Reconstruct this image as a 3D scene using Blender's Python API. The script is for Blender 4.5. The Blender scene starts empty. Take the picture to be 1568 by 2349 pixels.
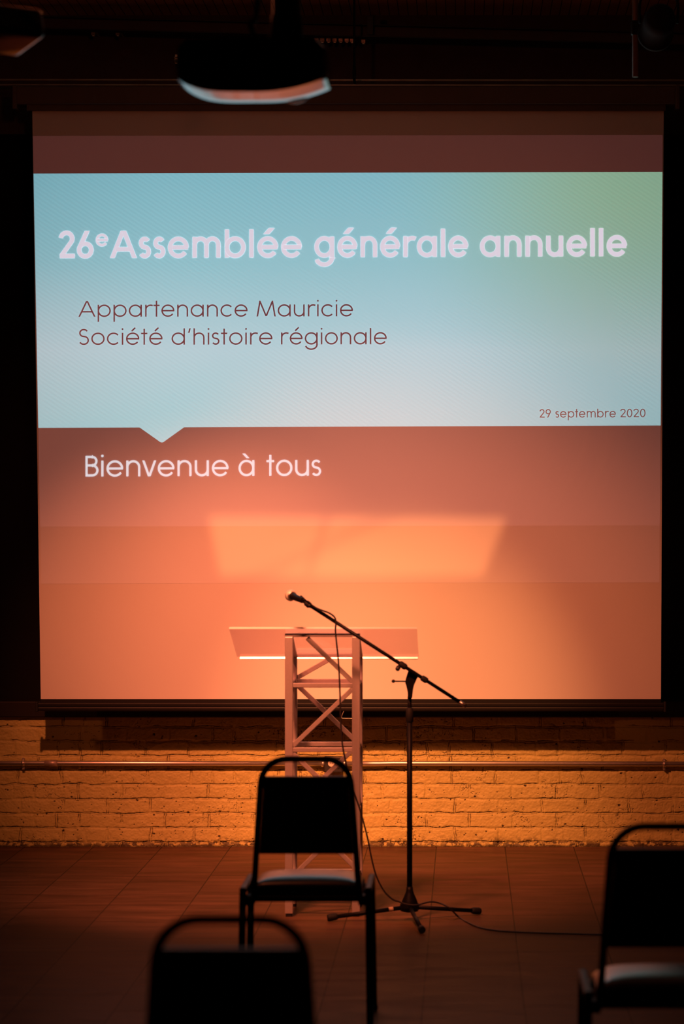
import bpy, bmesh, math, random
import numpy as np
from mathutils import Vector, Matrix

random.seed(7)
C = bpy.context.scene.collection
SC = bpy.context.scene

# ------------------------------------------------------------------ camera
F = 6851.0          # focal length in pixels of the 1568 x 2349 frame (105 mm on a 36 mm tall sensor)
D = 14.577          # camera to brick wall
EYE = 1.6
HX, HY = 1065.0, 1191.0   # where the line of sight at right angles to the wall meets the frame

def P(px, py, s):
    """A point of the room from measured picture coordinates and its scale (pixels per metre)."""
    return Vector(((px - HX) / s, F / s - D, EYE - (py - HY) / s))

def scale_at(y):
    return F / (y + D)

cam = bpy.data.cameras.new('camera')
cam.sensor_fit = 'VERTICAL'; cam.sensor_height = 36.0; cam.sensor_width = 24.0
cam.lens = 105.0
cam.shift_x = -(HX - 784.0) / 2349.0
cam.shift_y = (HY - 1174.5) / 2349.0
cam.dof.use_dof = True
cam.dof.focus_distance = 14.3
cam.dof.aperture_fstop = 3.4
cam.clip_end = 100
camo = bpy.data.objects.new('camera', cam); C.objects.link(camo)
camo.location = (0, -D, EYE); camo.rotation_euler = (math.pi / 2, 0, 0)
SC.camera = camo

# ------------------------------------------------------------------ world, exposure
w = bpy.data.worlds.new('world'); SC.world = w; w.use_nodes = True
w.node_tree.nodes['Background'].inputs[0].default_value = (1.0, .35, .2, 1)
w.node_tree.nodes['Background'].inputs[1].default_value = 0.0
SC.view_settings.view_transform = 'Standard'
SC.view_settings.look = 'None'
SC.view_settings.exposure = 0.0
SC.view_settings.gamma = 1.0
SC.view_settings.use_curve_mapping = False
try:
    SC.cycles.use_denoising = True
    SC.cycles.sample_clamp_indirect = 4.0
except Exception:
    pass

# ------------------------------------------------------------------ stage lamps (amber spots hung from the ceiling)
AMBER = (1.0, .215, .088)
AMBER_HOT = (1.0, .30, .092)
def spot(name, loc, aim, power, angle, blend=1.0, color=AMBER, soft=.05):
    l = bpy.data.lights.new(name, 'SPOT'); l.energy = power; l.color = color
    l.spot_size = math.radians(angle); l.spot_blend = blend; l.shadow_soft_size = soft
    o = bpy.data.objects.new(name, l); C.objects.link(o)
    o.location = loc
    o.rotation_euler = (Vector(aim) - Vector(loc)).to_track_quat('-Z', 'Y').to_euler()
    return o, l
spot('amber_spot_pool', (-.5, -4.5, 3.6), (-.28, -.2, .47), 860, 24, color=AMBER_HOT)
spot('amber_spot_key', (-1.75, -4.5, 3.6), (-1.25, -.2, .74), 690, 28.5)
spot('amber_spot_cross', (-1.80, -4.5, 3.6), (-.09, -.2, .59), 690, 40)
spot('amber_spot_lectern', (-1.10, -4.9, 3.6), (-.72, -2.3, .72), 1080, 38, soft=.22)
pl = bpy.data.lights.new('spill_fill', 'POINT'); pl.energy = 13; pl.color = AMBER; pl.shadow_soft_size = .08  # added point light without a fixture, lifts the dark area under the ceiling
plo = bpy.data.objects.new('spill_fill', pl); C.objects.link(plo); plo.location = (-1.1, -4.4, 3.55)
spot('amber_spot_wing', (-5.5, -4.3, 3.5), (-1.6, -.2, 1.57), 170, 26)
spot('amber_spot_far_wing', (3.7, -4.3, 3.5), (-1.23, -.2, 1.2), 110, 48)

def patch_spot(name, loc, quad, power, streaks):
    """An added spot masked to a four-sided patch, standing in for bounced light; quad: four aimed points, clockwise from top left."""
    c = sum((Vector(q) for q in quad), Vector()) / 4
    o, l = spot(name, loc, c, power, 60, .1, AMBER_HOT, .03)
    M = o.rotation_euler.to_matrix().transposed()
    pts = []
    for q in quad:
        d = M @ (Vector(q) - Vector(loc)); pts.append((d.x / -d.z, d.y / -d.z))
    l.use_nodes = True
    nt = l.node_tree; N = nt.nodes; L = nt.links
    em = [n for n in N if n.type == 'EMISSION'][0]
    tc = N.new('ShaderNodeTexCoord'); sp = N.new('ShaderNodeSeparateXYZ'); L.new(tc.outputs['Normal'], sp.inputs[0])
    def m(op, a, b=None, c=None):
        n = N.new('ShaderNodeMath'); n.operation = op
        for i, v in enumerate((a, b, c)):
            if v is None: continue
            if isinstance(v, (int, float)): n.inputs[i].default_value = v
            else: L.new(v, n.inputs[i])
        return n.outputs[0]
    az = m('ABSOLUTE', sp.outputs[2])
    X = m('DIVIDE', sp.outputs[0], az); Y = m('DIVIDE', sp.outputs[1], az)
    def line(a, b, soft):
        dx, dy = b[0] - a[0], b[1] - a[1]; ln = math.hypot(dx, dy)
        nx, ny = dy / ln, -dx / ln          # inside of a clockwise opening
        k = -(nx * a[0] + ny * a[1])
        v = m('ADD', m('MULTIPLY', X, nx), m('ADD', m('MULTIPLY', Y, ny), k))
        n = N.new('ShaderNodeMapRange'); n.interpolation_type = 'SMOOTHSTEP'
        L.new(v, n.inputs[0]); n.inputs[1].default_value = -soft; n.inputs[2].default_value = soft
        return n.outputs[0]
    mask = None
    for i in range(4):
        e = line(pts[i], pts[(i + 1) % 4], .0055)
        mask = e if mask is None else m('MULTIPLY', mask, e)
    for (a, b, wd, dim) in streaks:
        A2, B2 = [(lambda d: (d.x / -d.z, d.y / -d.z))(M @ (Vector(q) - Vector(loc))) for q in (a, b)]
        dx, dy = B2[0] - A2[0], B2[1] - A2[1]; ln = math.hypot(dx, dy)
        nx, ny = dy / ln, -dx / ln; k = -(nx * A2[0] + ny * A2[1])
        v = m('ABSOLUTE', m('ADD', m('MULTIPLY', X, nx), m('ADD', m('MULTIPLY', Y, ny), k)))
        n = N.new('ShaderNodeMapRange'); n.interpolation_type = 'SMOOTHSTEP'
        L.new(v, n.inputs[0]); n.inputs[1].default_value = 0; n.inputs[2].default_value = wd
        n.inputs[3].default_value = 1 - dim; n.inputs[4].default_value = 1
        mask = m('MULTIPLY', mask, n.outputs[0])
    L.new(mask, em.inputs['Strength'])
    return o

# ------------------------------------------------------------------ materials
MATS = {}
def mat(name, color, rough=.5, metal=0.0, spec=.5, noise=0.0, nscale=20.0, bump=0.0, coat=0.0):
    if name in MATS: return MATS[name]
    m = bpy.data.materials.new(name); m.use_nodes = True
    nt = m.node_tree; b = nt.nodes['Principled BSDF']
    b.inputs['Base Color'].default_value = (*color, 1)
    b.inputs['Roughness'].default_value = rough; b.inputs['Metallic'].default_value = metal
    b.inputs['Specular IOR Level'].default_value = spec
    if coat: b.inputs['Coat Weight'].default_value = coat
    if noise or bump:
        tc = nt.nodes.new('ShaderNodeTexCoord'); n = nt.nodes.new('ShaderNodeTexNoise')
        n.inputs['Scale'].default_value = nscale; n.inputs['Detail'].default_value = 4
        nt.links.new(tc.outputs['Object'], n.inputs['Vector'])
        if noise:
            mx = nt.nodes.new('ShaderNodeMix'); mx.data_type = 'RGBA'
            mx.inputs[6].default_value = (*[c * (1 - noise) for c in color], 1)
            mx.inputs[7].default_value = (*[min(1, c * (1 + noise)) for c in color], 1)
            nt.links.new(n.outputs['Fac'], mx.inputs[0]); nt.links.new(mx.outputs[2], b.inputs['Base Color'])
        if bump:
            bp = nt.nodes.new('ShaderNodeBump'); bp.inputs['Strength'].default_value = bump; bp.inputs['Distance'].default_value = .002
            nt.links.new(n.outputs['Fac'], bp.inputs['Height']); nt.links.new(bp.outputs[0], b.inputs['Normal'])
    MATS[name] = m
    return m

M_black = mat('black_painted_steel', (.006, .005, .005), .48, 0, .14, .2, 40)
M_vinyl = mat('black_vinyl', (.010, .010, .011), .45, 0, .35, .2, 60, .2)
M_seat = mat('dark_grey_vinyl', (.016, .012, .009), .27, 0, .5, .2, 50, .12)
M_rubber = mat('black_rubber', (.012, .012, .012), .7, 0, .3, .15, 60)
M_alu = mat('brushed_aluminium', (.62, .58, .58), .42, .55, .5, .08, 90, .1)
M_conduit = mat('galvanised_conduit', (.68, .64, .60), .40, .9, .5, .12, 30)
M_chrome = mat('worn_chrome', (.6, .57, .52), .4, 1.0, .5, .1, 60)
M_grille = mat('steel_mesh_grille', (.85, .78, .66), .42, .3, .5, .35, 900, .5)
M_gloss = mat('glossy_black_plastic', (.012, .012, .013), .10, 0, .5, .1, 30)
M_dark = mat('dark_painted_timber', (.075, .04, .032), .6, 0, .4, .3, 12, .3)
M_housing = mat('dark_screen_housing', (.105, .075, .055), .5, 0, .4, .12, 15)
M_ivory = mat('ivory_plastic', (.80, .72, .62), .4, 0, .5, .05, 60)
M_steelbox = mat('dark_steel_box', (.03, .027, .025), .5, .3, .5, .2, 40)
M_tape = mat('beige_tape', (.62, .48, .34), .6, 0, .4, .1, 40)
M_rail = mat('dull_steel_pipe', (.7, .62, .5), .45, .5, .5, .5, 9)
M_clip = mat('brass_clip', (.95, .82, .62), .22, .9, .5, .3, 200)
M_lip = mat('polished_acrylic_lip', (1, .97, .92), .34, .7, .8, .03, 80)
M_cable = mat('black_cable_rubber', (.02, .016, .015), .5, 0, .4, .15, 60)
M_side = mat('dark_room_paint', (.06, .045, .04), .8, 0, .3, .2, 3, .2)

def acrylic():
    m = bpy.data.materials.new('clear_acrylic'); m.use_nodes = True
    nt = m.node_tree; N = nt.nodes; L = nt.links; N.clear()
    out = N.new('ShaderNodeOutputMaterial')
    tr = N.new('ShaderNodeBsdfTransparent'); tr.inputs[0].default_value = (.93, .87, .92, 1)
    gl = N.new('ShaderNodeBsdfGlossy'); gl.inputs[0].default_value = (1, 1, 1, 1); gl.inputs['Roughness'].default_value = .08
    fr = N.new('ShaderNodeFresnel'); fr.inputs[0].default_value = 1.3
    ns = N.new('ShaderNodeTexNoise'); ns.inputs['Scale'].default_value = 14
    bp = N.new('ShaderNodeBump'); bp.inputs['Strength'].default_value = .02; bp.inputs['Distance'].default_value = .01
    L.new(ns.outputs['Fac'], bp.inputs['Height']); L.new(bp.outputs[0], gl.inputs['Normal'])
    ge = N.new('ShaderNodeNewGeometry'); inv = N.new('ShaderNodeMath'); inv.operation = 'SUBTRACT'; inv.inputs[0].default_value = 1
    L.new(ge.outputs['Backfacing'], inv.inputs[1])          # reflect at the outer face only
    sc = N.new('ShaderNodeMath'); sc.operation = 'MULTIPLY'; L.new(inv.outputs[0], sc.inputs[1])
    L.new(fr.outputs[0], sc.inputs[0])
    mx = N.new('ShaderNodeMixShader')
    L.new(sc.outputs[0], mx.inputs[0]); L.new(tr.outputs[0], mx.inputs[1]); L.new(gl.outputs[0], mx.inputs[2])
    L.new(mx.outputs[0], out.inputs[0])
    return m
M_acrylic = acrylic()
M_edge = mat('frosted_acrylic_edge', (.92, .90, .88), .25, 0, .8, .03, 80)

# ------------------------------------------------------------------ mesh helpers
def add_box(bm, c, size, rot=None, bevel=0.0, seg=2, mi=0):
    r = bmesh.ops.create_cube(bm, size=1.0)
    vs = r['verts']
    M = Matrix.Translation(c) @ (rot.to_4x4() if rot is not None else Matrix.Identity(4)) @ Matrix.Diagonal((*size, 1))
    bmesh.ops.transform(bm, matrix=M, verts=vs)
    if bevel:
        es = list({e for v in vs for e in v.link_edges})
        r2 = bmesh.ops.bevel(bm, geom=es, offset=bevel, segments=seg, profile=.5, affect='EDGES')
        fs = r2['faces']
    else:
        fs = list({f for v in vs for f in v.link_faces})
    for f in fs: f.material_index = mi
    return vs

def add_bar(bm, a, b, wd, dp, up=Vector((0, 1, 0)), bevel=.001):
    """A rectangular bar from a to b: dp is measured along up, wd across."""
    a = Vector(a); b = Vector(b); z = (b - a); ln = z.length; z.normalize()
    y = (up - z * up.dot(z)).normalized(); x = y.cross(z)
    R = Matrix((x, y, z)).transposed()
    add_box(bm, (a + b) / 2, (wd, dp, ln), R, bevel, 1)

def add_tube(bm, pts, r, sides=12, closed=False, radii=None):
    pts = [Vector(p) for p in pts]; n = len(pts); rings = []
    tang = []
    for i in range(n):
        if closed: t = pts[(i + 1) % n] - pts[i - 1]
        else: t = pts[min(i + 1, n - 1)] - pts[max(i - 1, 0)]
        tang.append(t.normalized())
    u = tang[0].orthogonal().normalized()
    for i in range(n):
        t = tang[i]; u = (u - t * u.dot(t)).normalized(); v = t.cross(u)
        rr = radii[i] if radii else r
        rings.append([bm.verts.new(pts[i] + (u * math.cos(2 * math.pi * k / sides) + v * math.sin(2 * math.pi * k / sides)) * rr) for k in range(sides)])
    for i in range(n if closed else n - 1):
        A = rings[i]; B = rings[(i + 1) % n]
        for k in range(sides):
            bm.faces.new((A[k], A[(k + 1) % sides], B[(k + 1) % sides], B[k])).smooth = True
    if not closed:
        bm.faces.new(rings[0][::-1]); bm.faces.new(rings[-1])

def smooth_path(pts, per=8, closed=False):
    """Catmull-Rom through the points."""
    p = [Vector(q) for q in pts]; n = len(p); out = []
    for i in range(n if closed else n - 1):
        if closed: a, b, c, d = p[i - 1], p[i], p[(i + 1) % n], p[(i + 2) % n]
        else: a, b, c, d = p[max(i - 1, 0)], p[i], p[i + 1], p[min(i + 2, n - 1)]
        for k in range(per):
            t = k / per
            out.append(.5 * ((2 * b) + (c - a) * t + (2 * a - 5 * b + 4 * c - d) * t * t + (3 * b - a - 3 * c + d) * t ** 3))
    if not closed: out.append(p[-1])
    return out

def add_lathe(bm, prof, sides=24, M=None):
    """prof: (radius, height) from bottom to top about local z."""
    M = M or Matrix.Identity(4); rings = []
    for r, z in prof:
        rings.append([bm.verts.new(M @ Vector((r * math.cos(2 * math.pi * k / sides), r * math.sin(2 * math.pi * k / sides), z))) for k in range(sides)])
    for A, B in zip(rings, rings[1:]):
        for k in range(sides):
            bm.faces.new((A[k], A[(k + 1) % sides], B[(k + 1) % sides], B[k])).smooth = True
    bm.faces.new(rings[0][::-1]); bm.faces.new(rings[-1])

def along(a, b):
    """Matrix whose z axis runs from a to b, origin at a."""
    a = Vector(a); z = (Vector(b) - a).normalized()
    return Matrix.Translation(a) @ z.to_track_quat('Z', 'Y').to_matrix().to_4x4()

def obj(name, bm, m, parent=None, **props):
    me = bpy.data.meshes.new(name)
    bmesh.ops.remove_doubles(bm, verts=bm.verts, dist=1e-6)
    bmesh.ops.recalc_face_normals(bm, faces=bm.faces)
    bm.to_mesh(me); bm.free()
    for x in (m if isinstance(m, (list, tuple)) else [m]): me.materials.append(x)
    o = bpy.data.objects.new(name, me); C.objects.link(o)
    if parent is not None:
        o.parent = parent
    for k, v in props.items(): o[k] = v
    return o

def thing(name, label, cat, loc=(0, 0, 0), rz=0.0, group=None):
    o = bpy.data.objects.new(name, None); C.objects.link(o)
    o.empty_display_size = .1
    o.location = loc; o.rotation_euler = (0, 0, rz)
    o['label'] = label; o['category'] = cat
    if group: o['group'] = group
    return o

def tag(o, label, cat, group=None):
    o['label'] = label; o['category'] = cat
    if group: o['group'] = group
    return o

def B(): return bmesh.new()

# ------------------------------------------------------------------ setting: floor
def floor_material():
    m = bpy.data.materials.new('slate_floor_tiles'); m.use_nodes = True
    nt = m.node_tree; N = nt.nodes; L = nt.links; b = N['Principled BSDF']
    tc = N.new('ShaderNodeTexCoord'); mp = N.new('ShaderNodeMapping')
    mp.inputs['Location'].default_value = (-.197 + .3345 * 20, .18 + .3345 * 60, 0)
    L.new(tc.outputs['Object'], mp.inputs[0])
    br = N.new('ShaderNodeTexBrick'); br.offset = 0; br.squash = 1
    br.inputs['Scale'].default_value = 1; br.inputs['Mortar Size'].default_value = .0028; br.inputs['Mortar Smooth'].default_value = .3
    br.inputs['Brick Width'].default_value = .3345; br.inputs['Row Height'].default_value = .3345
    br.inputs['Color1'].default_value = (.112, .064, .037, 1); br.inputs['Color2'].default_value = (.142, .082, .048, 1)
    br.inputs['Mortar'].default_value = (.040, .028, .020, 1); br.inputs['Bias'].default_value = 0
    L.new(mp.outputs[0], br.inputs['Vector'])
    mp2 = N.new('ShaderNodeMapping'); mp2.inputs['Scale'].default_value = (1.3, 5.5, 1); L.new(tc.outputs['Object'], mp2.inputs[0])
    n1 = N.new('ShaderNodeTexNoise'); n1.inputs['Scale'].default_value = 2.0; n1.inputs['Detail'].default_value = 6; n1.inputs['Roughness'].default_value = .6
    L.new(mp2.outputs[0], n1.inputs['Vector'])
    rp = N.new('ShaderNodeMapRange'); rp.inputs[1].default_value = .3; rp.inputs[2].default_value = .7; rp.inputs[3].default_value = .5; rp.inputs[4].default_value = 1.4
    L.new(n1.outputs['Fac'], rp.inputs[0])
    mx = N.new('ShaderNodeMix'); mx.data_type = 'RGBA'; mx.blend_type = 'MULTIPLY'; mx.inputs[0].default_value = 1
    L.new(br.outputs['Color'], mx.inputs[6]); L.new(rp.outputs[0], mx.inputs[7]); L.new(mx.outputs[2], b.inputs['Base Color'])
    rr = N.new('ShaderNodeMapRange'); rr.inputs[1].default_value = .3; rr.inputs[2].default_value = .7; rr.inputs[3].default_value = .34; rr.inputs[4].default_value = .5
    L.new(n1.outputs['Fac'], rr.inputs[0]); L.new(rr.outputs[0], b.inputs['Roughness'])
    b.inputs['Specular IOR Level'].default_value = .016
    ad = N.new('ShaderNodeMath'); ad.operation = 'MULTIPLY_ADD'; ad.inputs[1].default_value = -1.0
    sm = N.new('ShaderNodeMath'); sm.operation = 'MULTIPLY'; sm.inputs[1].default_value = .35; L.new(n1.outputs['Fac'], sm.inputs[0])
    L.new(br.outputs['Fac'], ad.inputs[0]); L.new(sm.outputs[0], ad.inputs[2])
    bp = N.new('ShaderNodeBump'); bp.inputs['Strength'].default_value = .5; bp.inputs['Distance'].default_value = .003
    L.new(ad.outputs[0], bp.inputs['Height']); L.new(bp.outputs[0], b.inputs['Normal'])
    return m

XL, XR, YB, ZC = -7.0, 5.5, -17.0, 4.06
bm = B(); add_box(bm, ((XL + XR) / 2, (YB + .3) / 2, -.05), (XR - XL, .3 - YB, .1))
obj('floor', bm, floor_material(), kind='structure')

# ceiling of narrow boards
def board_material():
    m = bpy.data.materials.new('painted_ceiling_boards'); m.use_nodes = True
    nt = m.node_tree; N = nt.nodes; L = nt.links; b = N['Principled BSDF']
    tc = N.new('ShaderNodeTexCoord'); sp = N.new('ShaderNodeSeparateXYZ'); L.new(tc.outputs['Object'], sp.inputs[0])
    dv = N.new('ShaderNodeMath'); dv.operation = 'DIVIDE'; dv.inputs[1].default_value = .046; L.new(sp.outputs[0], dv.inputs[0])
    fr = N.new('ShaderNodeMath'); fr.operation = 'FRACT'; L.new(dv.outputs[0], fr.inputs[0])
    ls = N.new('ShaderNodeMath'); ls.operation = 'LESS_THAN'; ls.inputs[1].default_value = .09; L.new(fr.outputs[0], ls.inputs[0])
    mx = N.new('ShaderNodeMix'); mx.data_type = 'RGBA'; mx.inputs[6].default_value = (.62, .46, .32, 1); mx.inputs[7].default_value = (.03, .02, .015, 1)
    L.new(ls.outputs[0], mx.inputs[0]); L.new(mx.outputs[2], b.inputs['Base Color'])
    b.inputs['Roughness'].default_value = .6
    return m
bm = B(); add_box(bm, ((XL + XR) / 2, (YB + .3) / 2, ZC + .05), (XR - XL, .3 - YB, .1))
obj('ceiling', bm, board_material(), kind='structure')
for nm, c, s in (('wall_left', (XL - .05, (YB + .3) / 2, ZC / 2), (.1, .3 - YB, ZC)), ('wall_right', (XR + .05, (YB + .3) / 2, ZC / 2), (.1, .3 - YB, ZC)),
                 ('wall_front', ((XL + XR) / 2, YB - .05, ZC / 2), (XR - XL + .2, .1, ZC))):
    bm = B(); add_box(bm, c, s); obj(nm, bm, M_side, kind='structure')

# ------------------------------------------------------------------ setting: painted brick wall under the window recess
def vnoise(x, y, seed, f):
    rs = np.random.RandomState(seed); T = rs.rand(256, 256)
    x = x * f + 1000.0; y = y * f + 1000.0
    xi = np.floor(x).astype(int); yi = np.floor(y).astype(int)
    u = x - xi; v = y - yi; u = u * u * (3 - 2 * u); v = v * v * (3 - 2 * v)
    g = lambda a, b: T[a % 256, b % 256]
    return (g(xi, yi) * (1 - u) + g(xi + 1, yi) * u) * (1 - v) + (g(xi, yi + 1) * (1 - u) + g(xi + 1, yi + 1) * u) * v
def fbm(x, y, seed, f, o=4):
    s = 0; a = .5; t = 0
    for i in range(o):
        s = s + a * vnoise(x, y, seed + i, f); t += a; f *= 2.03; a *= .55
    return s / t
def sst(a, b, x):
    t = np.clip((x - a) / (b - a), 0, 1); return t * t * (3 - 2 * t)

SILL_B, SILL_T, LINTEL = .634, .713, 3.48
def brick_wall():
    x0, x1, z0, z1, st = -3.6, 2.6, 0.0, SILL_B, .0022
    nx = int((x1 - x0) / st); nz = int((z1 - z0) / st)
    xs = np.linspace(x0, x1, nx); zs = np.linspace(z0, z1, nz)
    X, Z = np.meshgrid(xs, zs)
    wx = X + (fbm(X, Z, 11, 22, 3) - .5) * .016; wz = Z + (fbm(X, Z, 31, 16, 4) - .5) * .017
    RH = .0705; row = np.floor((wz - .022) / RH).astype(int); fz = (wz - .022) / RH - row
    rs = np.random.RandomState(5)
    off = rs.rand(64) * .05; ph = np.array([(i % 2) * .107 for i in range(64)]) + off
    lx = wx + 10 + ph[row % 64]; BL = .212
    col = np.floor(lx / BL).astype(int); fx = lx / BL - col
    hdr = rs.rand(64, 128)[row % 64, col % 128] < .16           # now and then two headers for a stretcher
    fx2 = np.where(hdr, (fx * 2) % 1.0, fx); bl = np.where(hdr, BL / 2, BL)
    dx = np.minimum(fx2, 1 - fx2) * bl; dz = np.minimum(fz, 1 - fz) * RH
    dist = np.minimum(dx, dz)
    soft = .3 + .7 * fbm(X, Z, 51, 9, 2)
    prof = sst(-.001, .011, dist)
    tone = rs.rand(64, 128)[row % 64, col % 128]
    paint = sst(.35, .65, fbm(X, Z, 61, 5, 2))                  # places where thick paint fills the joints
    h = prof * (.0038 + .003 * tone) * (.5 + .5 * paint)
    h += (fbm(X, Z, 71, 26, 4) - .5) * .0065 + (fbm(X, Z, 81, 130, 3) - .5) * .0034
    # hairline cracks and open joints along brick edges
    cn = fbm(X, Z, 91, 13, 4)
    line = 1 - sst(.0013, .0030, np.abs(dz - .0042) + .0016 * fbm(X, Z, 95, 60, 2))
    linev = 1 - sst(.0011, .0026, np.abs(dx - .0042) + .0016 * fbm(X, Z, 96, 60, 2))
    lower = (fz > .5).astype(float) * .35 + (fz <= .5) * 1.0
    crack = np.maximum(line * sst(.34, .48, cn) * lower, linev * sst(.44, .58, cn))
    crack = np.maximum(crack, (1 - sst(.004, .011, np.abs(fbm(X, Z, 131, 30, 3) - .5))) * sst(.56, .66, fbm(X, Z, 141, 7, 3)) * .85)
    # chips and holes
    chip = np.zeros_like(X)
    for i in range(760):
        cx = rs.uniform(x0, x1); cz = rs.uniform(.02, z1) ** 1.0; r = rs.choice([.0022, .003, .0042, .006], p=[.5, .3, .15, .05])
        if rs.rand() < .55: cz = rs.uniform(.02, .3)
        i0 = int((cx - .02 - x0) / st); i1 = int((cx + .02 - x0) / st); k0 = max(0, int((cz - .02) / st)); k1 = int((cz + .02) / st)
        i0 = max(0, i0)
        sub = (slice(k0, k1), slice(i0, i1))
        d = np.hypot((X[sub] - cx), (Z[sub] - cz) * 1.15) + (fbm(X[sub], Z[sub], 151, 260, 2) - .5) * r * 1.3
        chip[sub] = np.maximum(chip[sub], 1 - sst(r * .6, r * 1.15, d))
    base = (1 - sst(.008, .05, Z + (fbm(X, Z, 161, 18, 3) - .5) * .05)) * sst(.44, .52, fbm(X, Z, 171, 75, 4))
    base = np.maximum(base, (1 - sst(.003, .014, Z + (fbm(X, Z, 181, 24, 4) - .5) * .022)))
    h -= crack * .006 + chip * .006 + base * .0015
    dirt = np.clip(np.maximum(np.maximum(crack, chip), base * .9), 0, 1)
    V = np.stack([X, -h, Z], -1).reshape(-1, 3)
    idx = np.arange(nx * nz).reshape(nz, nx)
    Q = np.stack([idx[:-1, :-1], idx[:-1, 1:], idx[1:, 1:], idx[1:, :-1]], -1).reshape(-1, 4)
    nv = len(V)
    ex = [[XL, -.003, 0], [x0, -.003, 0], [x0, -.003, z1], [XL, -.003, z1], [x1, -.003, 0], [XR, -.003, 0], [XR, -.003, z1], [x1, -.003, z1]]
    V = np.vstack([V, ex]); Q = np.vstack([Q, [[nv, nv + 1, nv + 2, nv + 3], [nv + 4, nv + 5, nv + 6, nv + 7]]])
    me = bpy.data.meshes.new('wall_back')
    me.vertices.add(len(V)); me.vertices.foreach_set('co', V.astype(np.float32).ravel())
    me.loops.add(Q.size); me.loops.foreach_set('vertex_index', Q.astype(np.int32).ravel())
    me.polygons.add(len(Q)); me.polygons.foreach_set('loop_start', np.arange(0, Q.size, 4, dtype=np.int32))
    me.update(calc_edges=True); me.validate()
    me.polygons.foreach_set('use_smooth', np.ones(len(me.polygons), dtype=bool))
    at = me.attributes.new('wear', 'FLOAT', 'POINT')
    at.data.foreach_set('value', np.concatenate([dirt.ravel(), np.zeros(8)]).astype(np.float32))
    m = bpy.data.materials.new('cream_painted_brick'); m.use_nodes = True
    nt = m.node_tree; N = nt.nodes; L = nt.links; b = N['Principled BSDF']
    a = N.new('ShaderNodeAttribute'); a.attribute_name = 'wear'
    n = N.new('ShaderNodeTexNoise'); n.inputs['Scale'].default_value = 9; n.inputs['Detail'].default_value = 5
    tc = N.new('ShaderNodeTexCoord'); L.new(tc.outputs['Object'], n.inputs['Vector'])
    p = N.new('ShaderNodeMix'); p.data_type = 'RGBA'; p.inputs[6].default_value = (.49, .435, .14, 1); p.inputs[7].default_value = (.60, .545, .185, 1)
    L.new(n.outputs['Fac'], p.inputs[0])
    q = N.new('ShaderNodeMix'); q.data_type = 'RGBA'; q.inputs[7].default_value = (.045, .028, .018, 1)
    L.new(a.outputs['Fac'], q.inputs[0]); L.new(p.outputs[2], q.inputs[6]); L.new(q.outputs[2], b.inputs['Base Color'])
    b.inputs['Roughness'].default_value = .55; b.inputs['Specular IOR Level'].default_value = .3
    me.materials.append(m)
    o = bpy.data.objects.new('wall_back', me); C.objects.link(o); o['kind'] = 'structure'
brick_wall()

bm = B(); add_box(bm, ((XL + XR) / 2, .15, (LINTEL + ZC) / 2), (XR - XL, .3, ZC - LINTEL)); obj('wall_upper', bm, M_dark, kind='structure')
bm = B(); add_box(bm, ((XL + XR) / 2, .26, (SILL_T + LINTEL) / 2), (XR - XL, .06, LINTEL - SILL_T))
obj('wall_recess', bm, mat('black_recess_paint', (.006, .005, .005), .8, 0, .2, .2, 8), kind='structure')
bm = B(); add_box(bm, ((XL + XR) / 2, .13, (SILL_B + SILL_T) / 2), (XR - XL, .32, SILL_T - SILL_B), None, .006, 2)
obj('trim_1', bm, mat('dark_sill_paint', (.012, .007, .005), .6, 0, .3, .2, 12), kind='structure')

# ------------------------------------------------------------------ projection screen
YT, YBm = -.42, -.30
ZT = EYE - (258 - HY) / scale_at(YT); ZBm = EYE - (1603 - HY) / scale_at(YBm)
KT = (YT - YBm) / (ZT - ZBm)
def scr(px, py, lift=0.0):
    """Point of the hanging fabric; lift metres in front of it."""
    dx = (px - HX) / F; dz = (HY - py) / F
    t = (D + YBm - lift + KT * (EYE - ZBm)) / (1 - KT * dz)
    return Vector((t * dx, t - D, EYE + t * dz))
def lerp(a, b, t): return a + (b - a) * t
fl = lambda y: lerp(74, 93.5, (y - 258) / 1345.0)
fr_ = lambda y: lerp(1521.5, 1515, (y - 258) / 1345.0)
sl = lambda y: lerp(77, 88, (y - 398) / 582.0) if y < 980 else lerp(88, 93.6, (y - 980) / 357.0)
sr = lambda y: min(fr_(y) - .6, lerp(1518.3, 1514.4, (y - 396) / 582.0))

screen = thing('projection_screen', 'wide white projection screen hanging before the brick wall, showing a bluish and red slide', 'projection screen', scr(795, 1603))
bpy.context.view_layer.update()
def kid(name, bm, m, parent, **props):
    """obj() for parts whose mesh was laid out in room coordinates."""
    off = parent.matrix_world.inverted() if parent else Matrix.Identity(4)
    q = parent; 
    if q is not None:
        M = Matrix.Identity(4)
        chain = []
        while q is not None: chain.append(q); q = q.parent
        for z in reversed(chain): M = M @ z.matrix_basis
        off = M.inverted()
    bmesh.ops.transform(bm, matrix=off, verts=bm.verts)
    return obj(name, bm, m, parent, **props)

M_fabric = mat('matte_white_screen_fabric', (.80, .79, .78), .9, 0, .1, .012, 300)
bm = B()
cs = [scr(fl(258), 254), scr(fr_(258), 254), scr(fr_(1603), 1605), scr(fl(1603), 1605)]
ft = [bm.verts.new(c) for c in cs]; bk = [bm.verts.new(c + Vector((0, .002, 0))) for c in cs]
bm.faces.new(ft); bm.faces.new(bk[::-1])
for i in range(4): bm.faces.new((ft[i], ft[(i + 1) % 4], bk[(i + 1) % 4], bk[i]))
kid('screen_fabric', bm, M_fabric, screen)

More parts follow.
